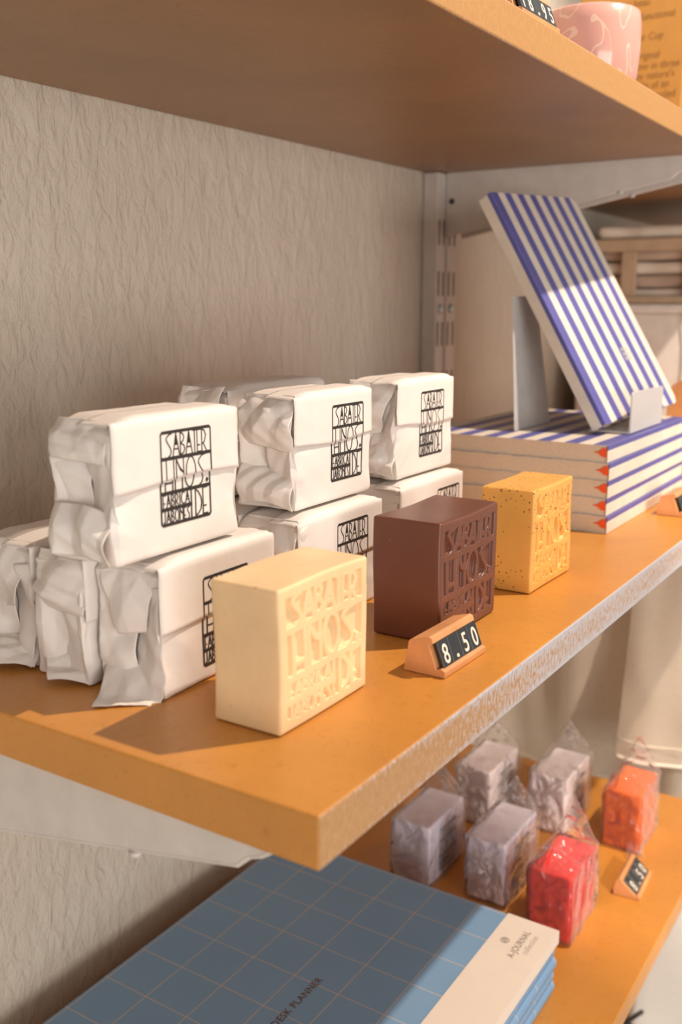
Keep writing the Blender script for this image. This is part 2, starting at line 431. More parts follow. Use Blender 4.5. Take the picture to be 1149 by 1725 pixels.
def stamp_strokes(letter=.021, frame=.028, bar=.050, thin=.017):
    L = []
    c = .03
    rect = [(c, 0), (1 - c, 0), (1, c), (1, 1 - c), (1 - c, 1), (c, 1), (0, 1 - c), (0, c), (c, 0)]
    L.append((rect, frame))
    L.append(([(0, .715), (1, .715)], bar)); L.append(([(0, .345), (1, .345)], bar))
    L.append(([(0, .172), (.60, .172)], bar)); L.append(([(.60, .345), (.60, 0)], frame * .9))
    L.append(([(0, .985), (1, .985)], frame * .8)); L.append(([(0, .015), (1, .015)], frame * .8))
    L += place('SABATER', .09, .92, .735, .975, [1.1, 1.25, .9, 1.25, .7, .8, .95], letter)
    L += place('HNOS', .07, .90, .365, .70, [1, 1, 1.25, 1.05], letter, .05)
    L.append(([(.935, .385), (.955, .405), (.935, .42), (.925, .40), (.94, .39)], letter * 1.3))
    L += place('FABRICA', .03, .57, .195, .325, [.8, 1.1, .9, .9, .5, .95, 1.1], thin, .02)
    L += place('JABONES', .03, .57, .025, .150, [.7, 1.1, .9, 1.1, 1.0, .8, .8], thin, .02)
    L += place('DE', .67, .95, .03, .325, [1.15, .9], letter, .03)
    return L
STAMP = stamp_strokes()
def stamp_print_bm(w, h, fn):
    """thin ink ribbons; fn(u,v)->Vector on the paper"""
    bm = bmesh.new()
    for pts, lw in STAMP:
        for (a, b) in zip(pts, pts[1:]):
            ax, ay, bx, by = a[0] * w, a[1] * h, b[0] * w, b[1] * h
            L = math.hypot(bx - ax, by - ay)
            if L < 1e-7: continue
            dx, dy = (bx - ax) / L, (by - ay) / L; k = lw * .5 * w
            ax -= dx * k * .6; ay -= dy * k * .6; bx += dx * k * .6; by += dy * k * .6
            n = max(1, int(L / .0008))
            prev = None
            for i in range(n + 1):
                t = i / n; px = ax + (bx - ax) * t; py = ay + (by - ay) * t
                v1 = bm.verts.new(fn((px - dy * k) / w, (py + dx * k) / h)); v2 = bm.verts.new(fn((px + dy * k) / w, (py - dx * k) / h))
                if prev: bm.faces.new((prev[0], prev[1], v2, v1))
                prev = (v1, v2)
    return bm
def relief_field(U, V, W, H, strokes, soft):
    """1 on a stroke, 0 away from it; U,V arrays 0..1; returns array"""
    out = np.zeros_like(U); X = U * W; Y = V * H
    for pts, lw in strokes:
        k = lw * .5 * W
        for a, b in zip(pts, pts[1:]):
            ax, ay, bx, by = a[0] * W, a[1] * H, b[0] * W, b[1] * H
            dx, dy = bx - ax, by - ay; L2 = dx * dx + dy * dy
            if L2 < 1e-14: continue
            mm = k + soft
            sel = (X > min(ax, bx) - mm) & (X < max(ax, bx) + mm) & (Y > min(ay, by) - mm) & (Y < max(ay, by) + mm)
            if not sel.any(): continue
            xs = X[sel]; ys = Y[sel]
            t = np.clip(((xs - ax) * dx + (ys - ay) * dy) / L2, 0, 1)
            d = np.hypot(xs - ax - t * dx, ys - ay - t * dy)
            s = np.clip((k + soft - d) / soft, 0, 1); s = s * s * (3 - 2 * s)
            out[sel] = np.maximum(out[sel], s)
    return out
def grid_box(w, d, h, xs, ys, zs, r):
    """closed box surface from grid lines (0..w etc), rounded with radius r. returns verts array, faces list, base coords"""
    idx = {}; V = []; Fc = []
    nx, ny, nz = len(xs), len(ys), len(zs)
    def vid(i, j, k):
        key = (i, j, k)
        if key not in idx: idx[key] = len(V); V.append((xs[i], ys[j], zs[k]))
        return idx[key]
    for i in range(nx - 1):
        for k in range(nz - 1):
            Fc.append((vid(i, 0, k), vid(i + 1, 0, k), vid(i + 1, 0, k + 1), vid(i, 0, k + 1)))
            j = ny - 1; Fc.append((vid(i, j, k), vid(i, j, k + 1), vid(i + 1, j, k + 1), vid(i + 1, j, k)))
        for j in range(ny - 1):
            Fc.append((vid(i, j, 0), vid(i, j + 1, 0), vid(i + 1, j + 1, 0), vid(i + 1, j, 0)))
            k = nz - 1; Fc.append((vid(i, j, k), vid(i + 1, j, k), vid(i + 1, j + 1, k), vid(i, j + 1, k)))
    for j in range(ny - 1):
        for k in range(nz - 1):
            Fc.append((vid(0, j, k), vid(0, j, k + 1), vid(0, j + 1, k + 1), vid(0, j + 1, k)))
            i = nx - 1; Fc.append((vid(i, j, k), vid(i, j + 1, k), vid(i, j + 1, k + 1), vid(i, j, k + 1)))
    P = np.array(V); B = P.copy()
    lim = np.array([w, d, h])
    Cc = np.clip(P, r, lim - r); D = P - Cc; n = np.linalg.norm(D, axis=1); ok = n > 1e-9
    P[ok] = Cc[ok] + D[ok] / n[ok][:, None] * r
    return P, Fc, B
def np_obj(name, P, Fc, mats, parent=None, smooth=True, loc=None, rot=None):
    me = bpy.data.meshes.new(name); me.from_pydata(P.tolist(), [], Fc); me.update()
    return obj(name, me, mats, parent, smooth, loc, rot)
def edge_lines(L, r, n):
    e = [0, .35 * r, .7 * r, r]
    mid = list(np.linspace(r, L - r, n))[1:-1]
    return e + mid + [L - r, L - .7 * r, L - .35 * r, L]

def soap_bar(name, label, loc, w, d, h, mt, depth=.0013, soft=.0008, rz=0, cat='soap', parent=None, relief=True, r=.0014, seed=0):
    if relief:
        xs = edge_lines(w, r, 250); zs = edge_lines(h, r, 235)
    else: xs = edge_lines(w, r, 24); zs = edge_lines(h, r, 24)
    ys = edge_lines(d, r, 12)
    P, Fc, B = grid_box(w, d, h, xs, ys, zs, r)
    if relief:
        fr = B[:, 1] == 0
        mg = .0035
        U = (B[fr, 0] - mg) / (w - 2 * mg); V = (B[fr, 2] - mg * .8) / (h - 1.6 * mg)
        st = stamp_strokes(letter=.034, frame=.032, bar=.048, thin=.021)
        f = relief_field(U, V, w - 2 * mg, h - 1.6 * mg, st, soft)
        inside = (U > 0) & (U < 1) & (V > 0) & (V < 1)
        f = np.where(inside, f, 1)
        P[fr, 1] += (1 - f) * depth
    # slow unevenness of a hand-cut bar
    rnd = random.Random(seed + 5); ph = [rnd.uniform(0, 6) for _ in range(6)]
    P[:, 2] += .0004 * np.sin(B[:, 0] * 90 + ph[0]) * (B[:, 2] / h)
    P[:, 0] += .0003 * np.sin(B[:, 2] * 110 + ph[1]); P[:, 1] += .0003 * np.sin(B[:, 2] * 80 + B[:, 0] * 60 + ph[2])
    o = np_obj(name, P, Fc, mt, parent, True, loc, (0, 0, rz))
    if label: tag(o, label, cat, None)
    return o
soap_bar('soap_bar', 'cream soap block with raised lettering, nearest the shelf corner', (.2805, .2075, .0003), .0625, .0325, .0578, SOAP_CREAM, seed=1, depth=.0019, soft=.0009)
soap_bar('soap_bar', 'chocolate brown soap block with raised lettering behind the price holder', (.4037, .2045, .0003), .0650, .0370, .0592, SOAP_BROWN, seed=2, depth=.0019, soft=.0007)
soap_bar('soap_bar', 'honey yellow soap block with dark specks beside the striped notebooks', (.5078, .2003, .0003), .0620, .0320, .0588, SOAP_YELLOW, seed=3, depth=.0017)

# ------------------------------------------------------------------ crumpled paper
def tri(t): t = t - math.floor(t); return abs(2 * t - 1)
class Crumple:
    """creased-paper displacement: folded planes in many directions, fading in and out"""
    def __init__(s, seed, scale=1.0):
        r = random.Random(seed); s.dirs = []
        for f, a in ((34, .9), (47, .8), (66, .7), (95, .55), (130, .42), (190, .30), (260, .2)):
            d = Vector((r.gauss(0, 1), r.gauss(0, 1), r.gauss(0, 1))).normalized()
            s.dirs.append((d, f / scale, a, r.random(), Vector((r.uniform(-9, 9), r.uniform(-9, 9), r.uniform(-9, 9)))))
    def __call__(s, p):
        v = 0; p = Vector(p)
        for d, f, a, ph, off in s.dirs:
            n = mnoise.noise(p * 30 + off)
            v += a * (tri(d.dot(p) * f * .5 + ph + n * .22) - .5) * (.45 + 1.1 * abs(mnoise.noise(p * 22 - off)))
        return v
def sheet(bm, corners, nu, nv, amp, seed, bulge=None, thick=.00025, taper=None, cr_scale=1.0):
    """crumpled paper patch; corners a(0,0) b(1,0) c(1,1) d(0,1)"""
    a, b, c, d = [Vector(p) for p in corners]; C = Crumple(seed, cr_scale)
    nrm = (b - a).cross(d - a).normalized(); vs = []
    for j in range(nv + 1):
        row = []
        for i in range(nu + 1):
            u, v = i / nu, j / nv
            p = a * (1 - u) * (1 - v) + b * u * (1 - v) + c * u * v + d * (1 - u) * v
            if bulge: p = p + Vector(bulge(u, v))
            k = 1.0 if taper is None else taper(u, v)
            p = p + nrm * (C(p) * amp * k)
            row.append(bm.verts.new(p))
        vs.append(row)
    fs = []
    for j in range(nv):
        for i in range(nu): fs.append(bm.faces.new((vs[j][i], vs[j][i + 1], vs[j + 1][i + 1], vs[j + 1][i])))
    return bm
def paper(o, crease=False, th=.0003):
    md = o.modifiers.new('thickness', 'SOLIDIFY'); md.thickness = th; md.offset = 0
    if crease: creases(o)
    return o
def creases(o, ang=.30):
    bm = bmesh.new(); bm.from_mesh(o.data)
    for e in bm.edges:
        if len(e.link_faces) == 2: e.smooth = e.calc_face_angle() < ang
    bm.to_mesh(o.data); bm.free()
def parcel(label, x, y, z, w=.068, d=.0345, h=.0575, seed=1, rz=0, stamp=(.018, .0105, .0295, .0390), top='roll', bottom='flare', flare=.014, right='ear', group=None, crl=1.0, low=False):
    """paper wrapped soap; origin front-left-bottom corner. stamp = (u0, v0, width, height) on the front"""
    t = thing('paper_wrapped_soap', label, 'wrapped soap', (x, y, z), rz, group)
    r = .0022; rnd = random.Random(seed)
    xs = edge_lines(w * .22, r, 24)[:-4] + list(np.linspace(w * .2, w - r, 50)) + [w - .7 * r, w - .35 * r, w]; ys = edge_lines(d, r, 34); zs = edge_lines(h, r, 56)
    P, Fc, B = grid_box(w, d, h, xs, ys, zs, r)
    C = Crumple(seed); C2 = Crumple(seed + 100, 1.6)
    cen = np.array([w / 2, d / 2, h / 2])
    for i in range(len(P)):
        b = B[i]; p = P[i]
        u = b[0] / w; yy = b[1] / d; zz = b[2] / h
        el = math.exp(-u / .10); er = math.exp(-(1 - u) / .07)
        e = min(1, .10 + 1.1 * el * crl + .7 * er)
        dirn = Vector(((b[0] / w - .5) * 2, (b[1] / d - .5) * 2, (b[2] / h - .5) * 2))
        ax = max(range(3), key=lambda q: abs(dirn[q])); nn = Vector((0, 0, 0)); nn[ax] = math.copysign(1, dirn[ax])
        amp = .0023 * e
        if ax == 2 and zz < .5: amp = 0
        cv = C(p) + .5 * C2(p)
        P[i] = np.array(Vector(p) + nn * cv * amp)
        # left end: loose paper beyond the bar, tucked-in gusset
        if el > .2:
            k = (el - .2) / .8
            prof = (1 - abs(yy - .5) * 2)                      # 1 in the middle of the end
            P[i][0] += -k * .0050 + k * .0085 * prof * (.35 + .65 * math.sin(PI * min(1, max(0, zz))))
            P[i][1] += k * .0028 * (yy - .5) * 2 * (abs(zz - .5) * 2 - .6)
            P[i][2] -= k * .0045 * max(0, zz - .6) / .4 * (1 - .2 * prof)
        if er > .2 and right:
            k = (er - .2) / .8; prof = (1 - abs(yy - .5) * 2)
            P[i][0] += k * .0035 - k * .005 * prof
            P[i][2] -= k * .0030 * max(0, zz - .75) / .25
        if P[i][2] < 0: P[i][2] = 0
    creases(np_obj('wrapper', P, Fc, PAPER, t, True), .35)
    # closing flap: over the top and down the upper half of the front, with a loose lower edge
    hz = h * rnd.uniform(.50, .56)
    bm = bmesh.new(); nu, nv = 40, 26; vs = []
    x0, x1 = -.001, w + (.0022 if right else .0)
    for j in range(nv + 1):
        row = []; s = j / nv
        for i in range(nu + 1):
            u = i / nu; xx = x0 + (x1 - x0) * u
            L = d * .5; tot = L + (h - hz); q = s * tot
            if q < L: p = Vector((xx, L - q, h + .0006))
            else:
                zz = h - (q - L); lift = max(0, (q - L) / (h - hz) - .55) / .45
                p = Vector((xx, -.0007 - .0003 * lift * lift * (.55 + .45 * math.sin(u * 5 + seed)), zz))
                p.z += .0014 * lift * math.sin(u * 4.2 + seed * 1.7)
            rad = .0030
            dq = abs(q - L)
            if dq < rad:
                a = (rad - dq) / rad; p.y += .0009 * a * a; p.z -= .0009 * a * a
            e = .18 + math.exp(-u / .10) * crl + .6 * math.exp(-(1 - u) / .07)
            cv = C(Vector((p.x, p.y, p.z)))
            p.y -= .0007 * e * abs(cv) if q > L else 0; p.z += .0007 * e * abs(cv) if q <= L else 0
            k = max(0, math.exp(-u / .10) - .2) / .8
            p.x -= k * .0045; 
            if q <= L: p.z -= k * .0030
            k = max(0, math.exp(-(1 - u) / .07) - .2) / .8
            p.z -= k * .002 if q <= L else 0
            row.append(bm.verts.new(p))
        vs.append(row)
    fs = [bm.faces.new((vs[j][i], vs[j][i + 1], vs[j + 1][i + 1], vs[j + 1][i])) for j in range(nv) for i in range(nu)]
    paper(obj('front_flap', bm, PAPER, t, True))
    # left end: folded-down top flap
    bm = bmesh.new()
    if top == 'roll':      # bulky rolled knot of paper at the top of the end
        sheet(bm, [(-.0035, d * .02, h * .50), (-.0035, d * .98, h * .58), (-.001, d * .95, h * .99), (-.001, d * .04, h * .99)], 46, 32, .0062, seed + 7,
              lambda u, v: (-.0070 * math.sin(PI * min(1, v * 1.05)) * (.6 + .4 * math.sin(PI * u)), -.0020 * (1 - u) * math.sin(PI * v), 0), .0004, lambda u, v: .35 + .65 * math.sin(PI * v))
    elif top == 'fold':
        sheet(bm, [(-.0045, d * .30, h * .48), (-.0045, d * .66, h * .44), (-.0012, d * .98, h * .99), (-.0012, d * .02, h * .99)], 40, 30, .0046, seed + 7,
              lambda u, v: (-.0040 * math.sin(PI * v), 0, 0), .0004)
    else:
        sheet(bm, [(-.0050, d * .10, h * .70), (-.0050, d * .90, h * .72), (-.001, d * .98, h * .99), (-.001, d * .02, h * .99)], 40, 26, .0046, seed + 7,
              lambda u, v: (-.0030 * math.sin(PI * v), 0, 0), .0004)
    paper(obj('end_flap', bm, PAPER, t, True), True)
    # side tucks of the left end: two vertical panels meeting in a valley
    bm = bmesh.new()
    for (ya, yb, sg) in ((.0, .53, 1), (1.0, .49, -1)):
        sheet(bm, [(-.0042, d * ya, .0008), (.0002, d * yb, .0008), (.0006, d * yb, h * .80), (-.0035, d * ya, h * .84)], 18, 44, .0034, seed + 11 + sg,
              lambda u, v: (-.0020 * math.sin(PI * u) * (.6 + .4 * math.sin(3 * PI * v)), 0, 0), .0003)
    paper(obj('side_fold', bm, PAPER, t, True), True)
    if bottom == 'flare':  # bottom flap lying outwards on the shelf
        bm = bmesh.new()
        sheet(bm, [(-flare, d * .55, .0012), (-flare * .35, -d * .03, .0008), (.0015, d * .02, h * .16), (-.0010, d * .98, h * .20)], 40, 30, .0058, seed + 21,
              lambda u, v: (0, 0, .0012 * math.sin(PI * u)), .0004, lambda u, v: .2 + .8 * math.sin(PI * min(1, v + .1)))
        paper(obj('bottom_flap', bm, PAPER, t, True), True)
    elif bottom == 'curl':
        bm = bmesh.new()
        sheet(bm, [(-.010, d * .85, h * .05), (-.009, -d * .02, h * .03), (-.002, d * .02, h * .34), (-.002, d * .95, h * .38)], 40, 30, .0066, seed + 23,
              lambda u, v: (-.0045 * math.sin(PI * v), 0, .0022 * math.sin(PI * u)), .0004)
        paper(obj('bottom_flap', bm, PAPER, t, True), True)
    if right == 'ear':     # loose ear of paper on the right end
        bm = bmesh.new()
        sheet(bm, [(w + .0010, .0006, h * .60), (w + .0100, d * .20, h * .62), (w + .0085, d * .40, h * .97), (w - .0005, d * .05, h * .995)], 16, 16, .0018, seed + 31, None, .0004)
        paper(obj('right_end_flap', bm, PAPER, t, True), True)
    if stamp:
        u0, v0, sw, sh = stamp
        vb = []; fb = []
        for ch in t.children:
            if ch.name.split('.')[0] not in ('wrapper', 'front_flap'): continue
            k0 = len(vb); vb += [v.co.copy() for v in ch.data.vertices]; fb += [[k0 + q for q in p.vertices] for p in ch.data.polygons]
        tree = BVHTree.FromPolygons(vb, fb)
        def fn(u, v):
            xx = u0 + u * sw; zz = v0 + v * sh
            hit = tree.ray_cast(Vector((xx, -.02, zz)), Vector((0, 1, 0)))[0]
            return Vector((xx, (hit.y if hit else 0) - .00024, zz))
        obj('printed_stamp', stamp_print_bm(sw, sh, fn), INK, t)
    return t
GP = 'paper wrapped soaps stacked on the middle shelf'
parcel('white paper parcel with black stamp, on top of the front left pair of stacked soaps', .2690, .2735, .0600, seed=3, stamp=(.0215, .0118, .0305, .0385), top='thin', bottom='curl', group=GP)
parcel('white paper parcel under the leftmost stamped parcel, its stamp hidden by the cream soap', .2870, .2690, 0.0002, w=.072, seed=14, stamp=(.0215, .0070, .0305, .0395), top='fold', bottom='flare', flare=.026, group=GP, right=None)
parcel('white paper parcel at shelf level, second from the front at the left', .2815, .3060, 0.0002, w=.070, d=.031, seed=25, stamp=None, top='roll', bottom='flare', flare=.012, group=GP, right=None)
parcel('white paper parcel farthest back at the left end of the middle shelf', .2850, .3430, 0.0002, w=.074, d=.0350, h=.0575, seed=37, stamp=None, top='fold', bottom='flare', flare=.020, group=GP, right=None)
parcel('white stamped parcel on top of the middle stack, between the two other stamped ones', .3925, .2770, .0600, w=.0645, seed=46, stamp=(.0285, .0105, .0295, .0390), top='roll', bottom='curl', group=GP, crl=1.3)
parcel('white paper parcel lying under the middle stamped parcel, behind the brown soap', .3850, .2700, 0.0002, w=.072, seed=53, stamp=(.0300, .0105, .0295, .0390), top='roll', bottom='flare', group=GP, crl=1.3)
parcel('crumpled white parcel at shelf level in the second row of the middle stack', .3860, .3070, 0.0002, w=.070, d=.032, seed=61, stamp=None, top='fold', bottom='curl', group=GP, right=None)
parcel('shaded parcel at the back of the middle stack, its top just showing', .4060, .3285, .0600, w=.085, d=.034, h=.0580, seed=68, stamp=None, top='thin', bottom=None, group=GP, right=None)
parcel('crumpled white parcel low down at the very back of the middle stack', .4060, .3400, 0.0002, w=.075, d=.0250, seed=71, stamp=None, top='thin', bottom=None, group=GP, right=None)
parcel('white stamped parcel on top of the right stack, nearest the striped notebooks', .4960, .2790, .0600, w=.0640, seed=75, stamp=(.0240, .0105, .0290, .0385), top='fold', bottom='curl', group=GP)
parcel('white paper parcel under the right stamped parcel, its stamp peeping over the yellow soap', .4900, .2730, 0.0002, w=.074, seed=83, stamp=(.0420, .0105, .0290, .0385), top='roll', bottom='flare', group=GP)

# ------------------------------------------------------------------ price holders
def price_holder(label, loc, rz, chars, L=.0405, cat='price holder', group=None, low=False):
    t = thing('price_holder', label, cat, loc, rz, group)
    # (y,z) outline, y=0 at the front foot, positive to the back
    pts = [(0, 0), (.0205, 0), (.0205, .0012), (.0183, .0142), (.0170, .0152), (.0082, .0178), (.0068, .0172), (.0060, .0148), (.0082, .0138), (.0042, .0030), (.0020, .0040), (-.0002, .0030)]
    if low: pts = [(0, 0), (.0215, 0), (.0225, .0050), (.0200, .0135), (.0178, .0152), (.0160, .0150), (.0150, .0128), (.0040, .0035), (.0018, .0042), (-.0004, .0028)]
    bm = bmesh.new(); prism(bm, pts, 0, L, 'x', .0003)
    obj('holder_block', bm, BEECH, t)
    # slanted tile row from (y=.0022,z=.0034) to (.0062,.0147)
    a = Vector((0, .0012, .0040)); b = Vector((0, .0055, .0150))
    if low: a = Vector((0, .0030, .0042)); b = Vector((0, .0138, .0138))
    up = (b - a).normalized(); hgt = (b - a).length
    X = Vector((1, 0, 0)); nrm = X.cross(up)
    n = len(chars); tw = (L - .0030) / n
    for i, ch in enumerate(chars):
        M = frame4((1, 0, 0), up, (.0022 + i * tw, a.y, a.z))
        bm = bmesh.new(); box(bm, .0001, tw - .0001, 0, hgt, -.0014, 0, .0002, 1)
        bmesh.ops.transform(bm, matrix=M, verts=bm.verts[:])
        p = obj('digit_tile', bm, TILE, t)
        size = .0125
        if ch == ' ': continue
        me = text_mesh(ch, size, M @ Matrix.Translation((tw / 2, .0012, .0001)), .00012, .85 if ch != '.' else 1.2, 'CENTER', 1.0, .0001)
        obj('digit' if ch != '.' else 'decimal_point', me, DIGIT, p)
    return t
price_holder('small wooden price holder reading 8.50 before the brown soap', (.3675, .1828, .0002), math.radians(-1), '8.50')
price_holder('wooden price holder past the striped notebooks, cut off by the frame', (.7644, .1805, .0002), math.radians(0), '    ')
price_holder('wooden price holder reading 8.50 on the lowest shelf by the orange soap', (.7488, .1893, -.3218), math.radians(3), '8.50', L=.044, low=True)
price_holder('wooden price holder reading 18.95 in front of the pink cup', (.5020, .2150, UT + .0002), math.radians(-1), '18.95', L=.0500)

# ------------------------------------------------------------------ striped notebooks
BW, BD, BT = .2100, .1480, .0124
def notebook(t, BW=BW, BD=BD):
    """softcover notebook, spine at y=0 along x, thickness in z. parts under t"""
    n = 14; sw = BD / n; th = .0004; rc = .009
    def cover(z0, z1, phase):
        bm = bmesh.new()
        for k in range(n):
            y0, y1 = k * sw, (k + 1) * sw
            if k == n - 1:   # rounded fore-edge corners
                pts = [(0 + .0, y0), (BW, y0)] + [(BW - rc + rc * math.cos(a), y1 - rc + rc * math.sin(a)) for a in [i * PI / 2 / 6 for i in range(7)]] + [(rc - rc * math.sin(a), y1 - rc + rc * math.cos(a)) for a in [i * PI / 2 / 6 for i in range(7)]]
                prism(bm, pts, z0, z1, 'z', 0, (k + phase) % 2)
            else: box(bm, 0, BW, y0, y1, z0, z1, 0, 1, (k + phase) % 2)
        bm.normal_update()
        for f in bm.faces:
            if abs(f.normal.z) < .5: f.material_index = 1
        return bm
    obj('front_cover', cover(BT - th, BT, 0), [BLUE, CREAM], t)
    obj('back_cover', cover(0, th, 1), [BLUE, CREAM], t)
    bm = bmesh.new()
    box(bm, 0, BW, -.0009, 0, BT * .70, BT, .0003, 1, 0)
    box(bm, 0, BW, -.0009, 0, 0, BT * .70, .0003, 1, 1)
    obj('spine', bm, [BLUE, CREAM], t)
    bm = bmesh.new(); box(bm, .0008, BW - .0008, .0003, BD - .002, th, BT - th, 0, 1)
    obj('page_block', bm, PAGES, t)
    bm = bmesh.new()
    prism(bm, [(.0004, BT * .30), (.0004, BT * .86), (.0030, BT * .84), (.0060, BT * .64), (.0098, BT * .58), (.0060, BT * .50), (.0030, BT * .32)], .0001, .0016, 'x', .0002)
    obj('headband', bm, RED_BAND, t)
offs = [(.6775, .2128, 0), (.6782, .2140, .3), (.6785, .2136, -.2), (.6788, .2132, .2), (.6790, .2150, -.5)]
lab = ['bottom striped notebook of the stack, lying on the shelf', 'second striped notebook from the bottom of the stack', 'middle striped notebook of the stack of five', 'second striped notebook from the top of the stack', 'top blue and cream striped notebook of the stack, under the display stand']
for i, ((x, y, a), l) in enumerate(zip(offs[::1], lab)):
    t = thing('striped_notebook', l, 'notebook', (x + .0008 * i * .3, y + .0006 * i * .3, .0002 + i * (BT + .0002)), math.radians(a * .6), 'striped notebooks stacked on the middle shelf')
    notebook(t)
ZS = .0002 + 5 * (BT + .0002)
# leaning notebook on a stand : local z axis (front cover) -> towards the viewer/up
t = thing('striped_notebook', 'blue and cream striped notebook leaning upright on the grey display stand', 'notebook')
th_ = math.atan2(.105, .176)                                            # lean from vertical
xv = Vector((.9915, -.123, .043)).normalized()
upv = Vector((0, math.sin(th_), math.cos(th_))); upv = (upv - upv.dot(xv) * xv).normalized(); nrm = xv.cross(upv)
Mb = Matrix.Identity(4)
for i in range(3): Mb[i][0] = -upv[i]; Mb[i][1] = xv[i]; Mb[i][2] = nrm[i]
org = Vector((.7320, .2440, ZS + .0024)) + upv * .2010
Mb.translation = org
t.matrix_world = Mb
BW, BD = .2010, .1385
notebook(t, BW, BD)
# faint printed emblem on the cover
bm = bmesh.new()
for k in range(3):
    for j in range(3): box(bm, BW * .715 + k * .0042, BW * .715 + k * .0042 + .003, BD * .60 + j * .0042, BD * .60 + j * .0042 + .003, BT, BT + .00005)
obj('printed_emblem', bm, plain('faded_gilt', (.45, .42, .38), .5), t)

t = thing('book_stand', 'grey frosted display stand holding up the leaning striped notebook', 'display stand', (0, 0, 0))
bm = bmesh.new()   # rear leg: tapering plate
a = [Vector((.7150, .3005, ZS + .0004)), Vector((.7900, .3005, ZS + .0004)), Vector((.7780, .3120, .166)), Vector((.7290, .3120, .166))]
def plate(bm, q, thick):
    vs = [bm.verts.new(p) for p in q]; f = bm.faces.new(vs); bmesh.ops.solidify(bm, geom=[f], thickness=thick)
plate(bm, a, .0022)
obj('rear_leg', bm, ACRYL, t)
bm = bmesh.new()   # back rest parallel to the book
base = Vector((0, .2520, ZS + .0022)) ; 
q = [Vector((.7520, 0, 0)) + base, Vector((.8250, 0, 0)) + base, Vector((.8150, 0, 0)) + base + upv * .125, Vector((.7620, 0, 0)) + base + upv * .125]
plate(bm, q, -.0022)
obj('back_rest', bm, ACRYL, t)
bm = bmesh.new(); box(bm, .7450, .8300, .2200, .2520, ZS + .0002, ZS + .0020, .0005)
obj('ledge', bm, ACRYLW, t)
bm = bmesh.new()
prism(bm, [(.7450, ZS + .0008), (.8290, ZS + .0008), (.8290, ZS + .0290), (.8270, ZS + .0312), (.7470, ZS + .0320), (.7450, ZS + .0300)], .2190, .2206, 'y', .0004)
obj('front_lip', bm, ACRYLW, t)

# ------------------------------------------------------------------ blue planners
PW, PD, PT = .300, .235, .0091
def planner(t, band=False):
    bm = bmesh.new(); c = .0009; rs = PT / 2
    # cover profile (y,z): wraps round the spine at the front (y=0)
    outer = [(PD, PT), (rs * .6, PT)] + [(rs * .6 - rs * .6 * math.sin(a), rs + rs * math.cos(a)) for a in [i * PI / 10 for i in range(1, 10)]] + [(rs * .6, 0), (PD, 0)]
    inner = [(PD, c), (rs * .6, c)] + [(rs * .6 - (rs * .6 - c * .5) * math.sin(a), rs - (rs - c) * math.cos(a)) for a in [i * PI / 10 for i in range(1, 10)]] + [(rs * .6, PT - c), (PD, PT - c)]
    prism(bm, outer + inner, -PW, 0, 'x')
    obj('cover', bm, PLANNER, t)
    bm = bmesh.new(); box(bm, -PW + .002, -.002, .0030, PD - .002, c, PT - c)
    obj('page_block', bm, PAGES, t)
for i in range(5):
    dx = [0, -.001, .0006, -.0008, .0035][i]; dy = [0, .0006, -.0004, .0010, .0008][i]
    lb = ['blue gridded planner at the bottom of the stack', 'blue gridded planner, second from the bottom of the stack', 'blue gridded planner in the middle of the stack of five', 'blue gridded planner directly under the one with the cream band', 'blue gridded desk planner on top of the stack, wrapped in a cream band'][i]
    t = thing('desk_planner', lb, 'planner', (.6060 + dx, .2085 + dy, -.3218 + i * (PT + .0002)), math.radians(.4 if i < 4 else 0), 'gridded planners on the lowest shelf')
    planner(t)
    if i == 4:
        e = .0005; bw = .0380
        bm = bmesh.new()
        pts = [(-e - .0006, -e), (-e - .0006, PT + e), (bw, PT + e), (bw, PT + .0001), (-.0004, PT + .0001), (-.0004, -.0001), (bw, -.0001), (bw, -e * .3 - .0001), (-e, -e * .3 - .0001)]
        prism(bm, [(-.0008, -.0001), (-.0008, PT + e), (bw, PT + e), (bw, PT + .00005), (-.0003, PT + .00005), (-.0003, -.0001)], -PW, .0006, 'x')
        bd = obj('belly_band', bm, BAND, t); tag(bd, 'cream card band round the front of the planner')
        z = PT + e + .00006
        o = obj('printed_name', text_mesh('A-JOURNAL', .0072, frame4((1, 0, 0), (0, 1, 0), (-.0455, .0150, z)), .00002, .80, 'LEFT', 1.10), GREY_INK, bd)
        o = obj('printed_subtitle', text_mesh('collection', .0062, frame4((1, 0, 0), (0, 1, 0), (-.0370, .0085, z)), .00002, .82, 'LEFT', 1.10), PALE_INK, bd)
        bm = bmesh.new()
        for (r0, r1) in ((.0026, .0031),):
            vs = []
            for k in range(33):
                a = 2 * PI * k / 32
                vs.append((bm.verts.new((-.0300 + r0 * math.cos(a), .0275 + r0 * math.sin(a), z)), bm.verts.new((-.0300 + r1 * math.cos(a), .0275 + r1 * math.sin(a), z))))
            for a, b in zip(vs, vs[1:]): bm.faces.new((a[0], a[1], b[1], b[0]))
        for k in range(-2, 3):   # thread lines across the roundel
            hh = math.sqrt(.0026 ** 2 - (k * .0010) ** 2); x_ = -.0300
            v = [bm.verts.new((x_ + k * .0010 - .0002 + s * hh * .5, .0275 + s * hh * .86 , z)) for s in (-1, 1)]
            v2 = [bm.verts.new((x_ + k * .0010 + .0002 + s * hh * .5, .0275 + s * hh * .86, z)) for s in (1, -1)]
            bm.faces.new(v + v2)
        obj('printed_roundel', bm, GREY_INK, bd)
        o = obj('printed_title', text_mesh('DESK PLANNER', .0072, frame4((1, 0, 0), (0, 1, 0), (-.1850, .1115, PT + .00006)), .00002, .95, 'LEFT', 1.12, .0001), BROWN_INK, t)

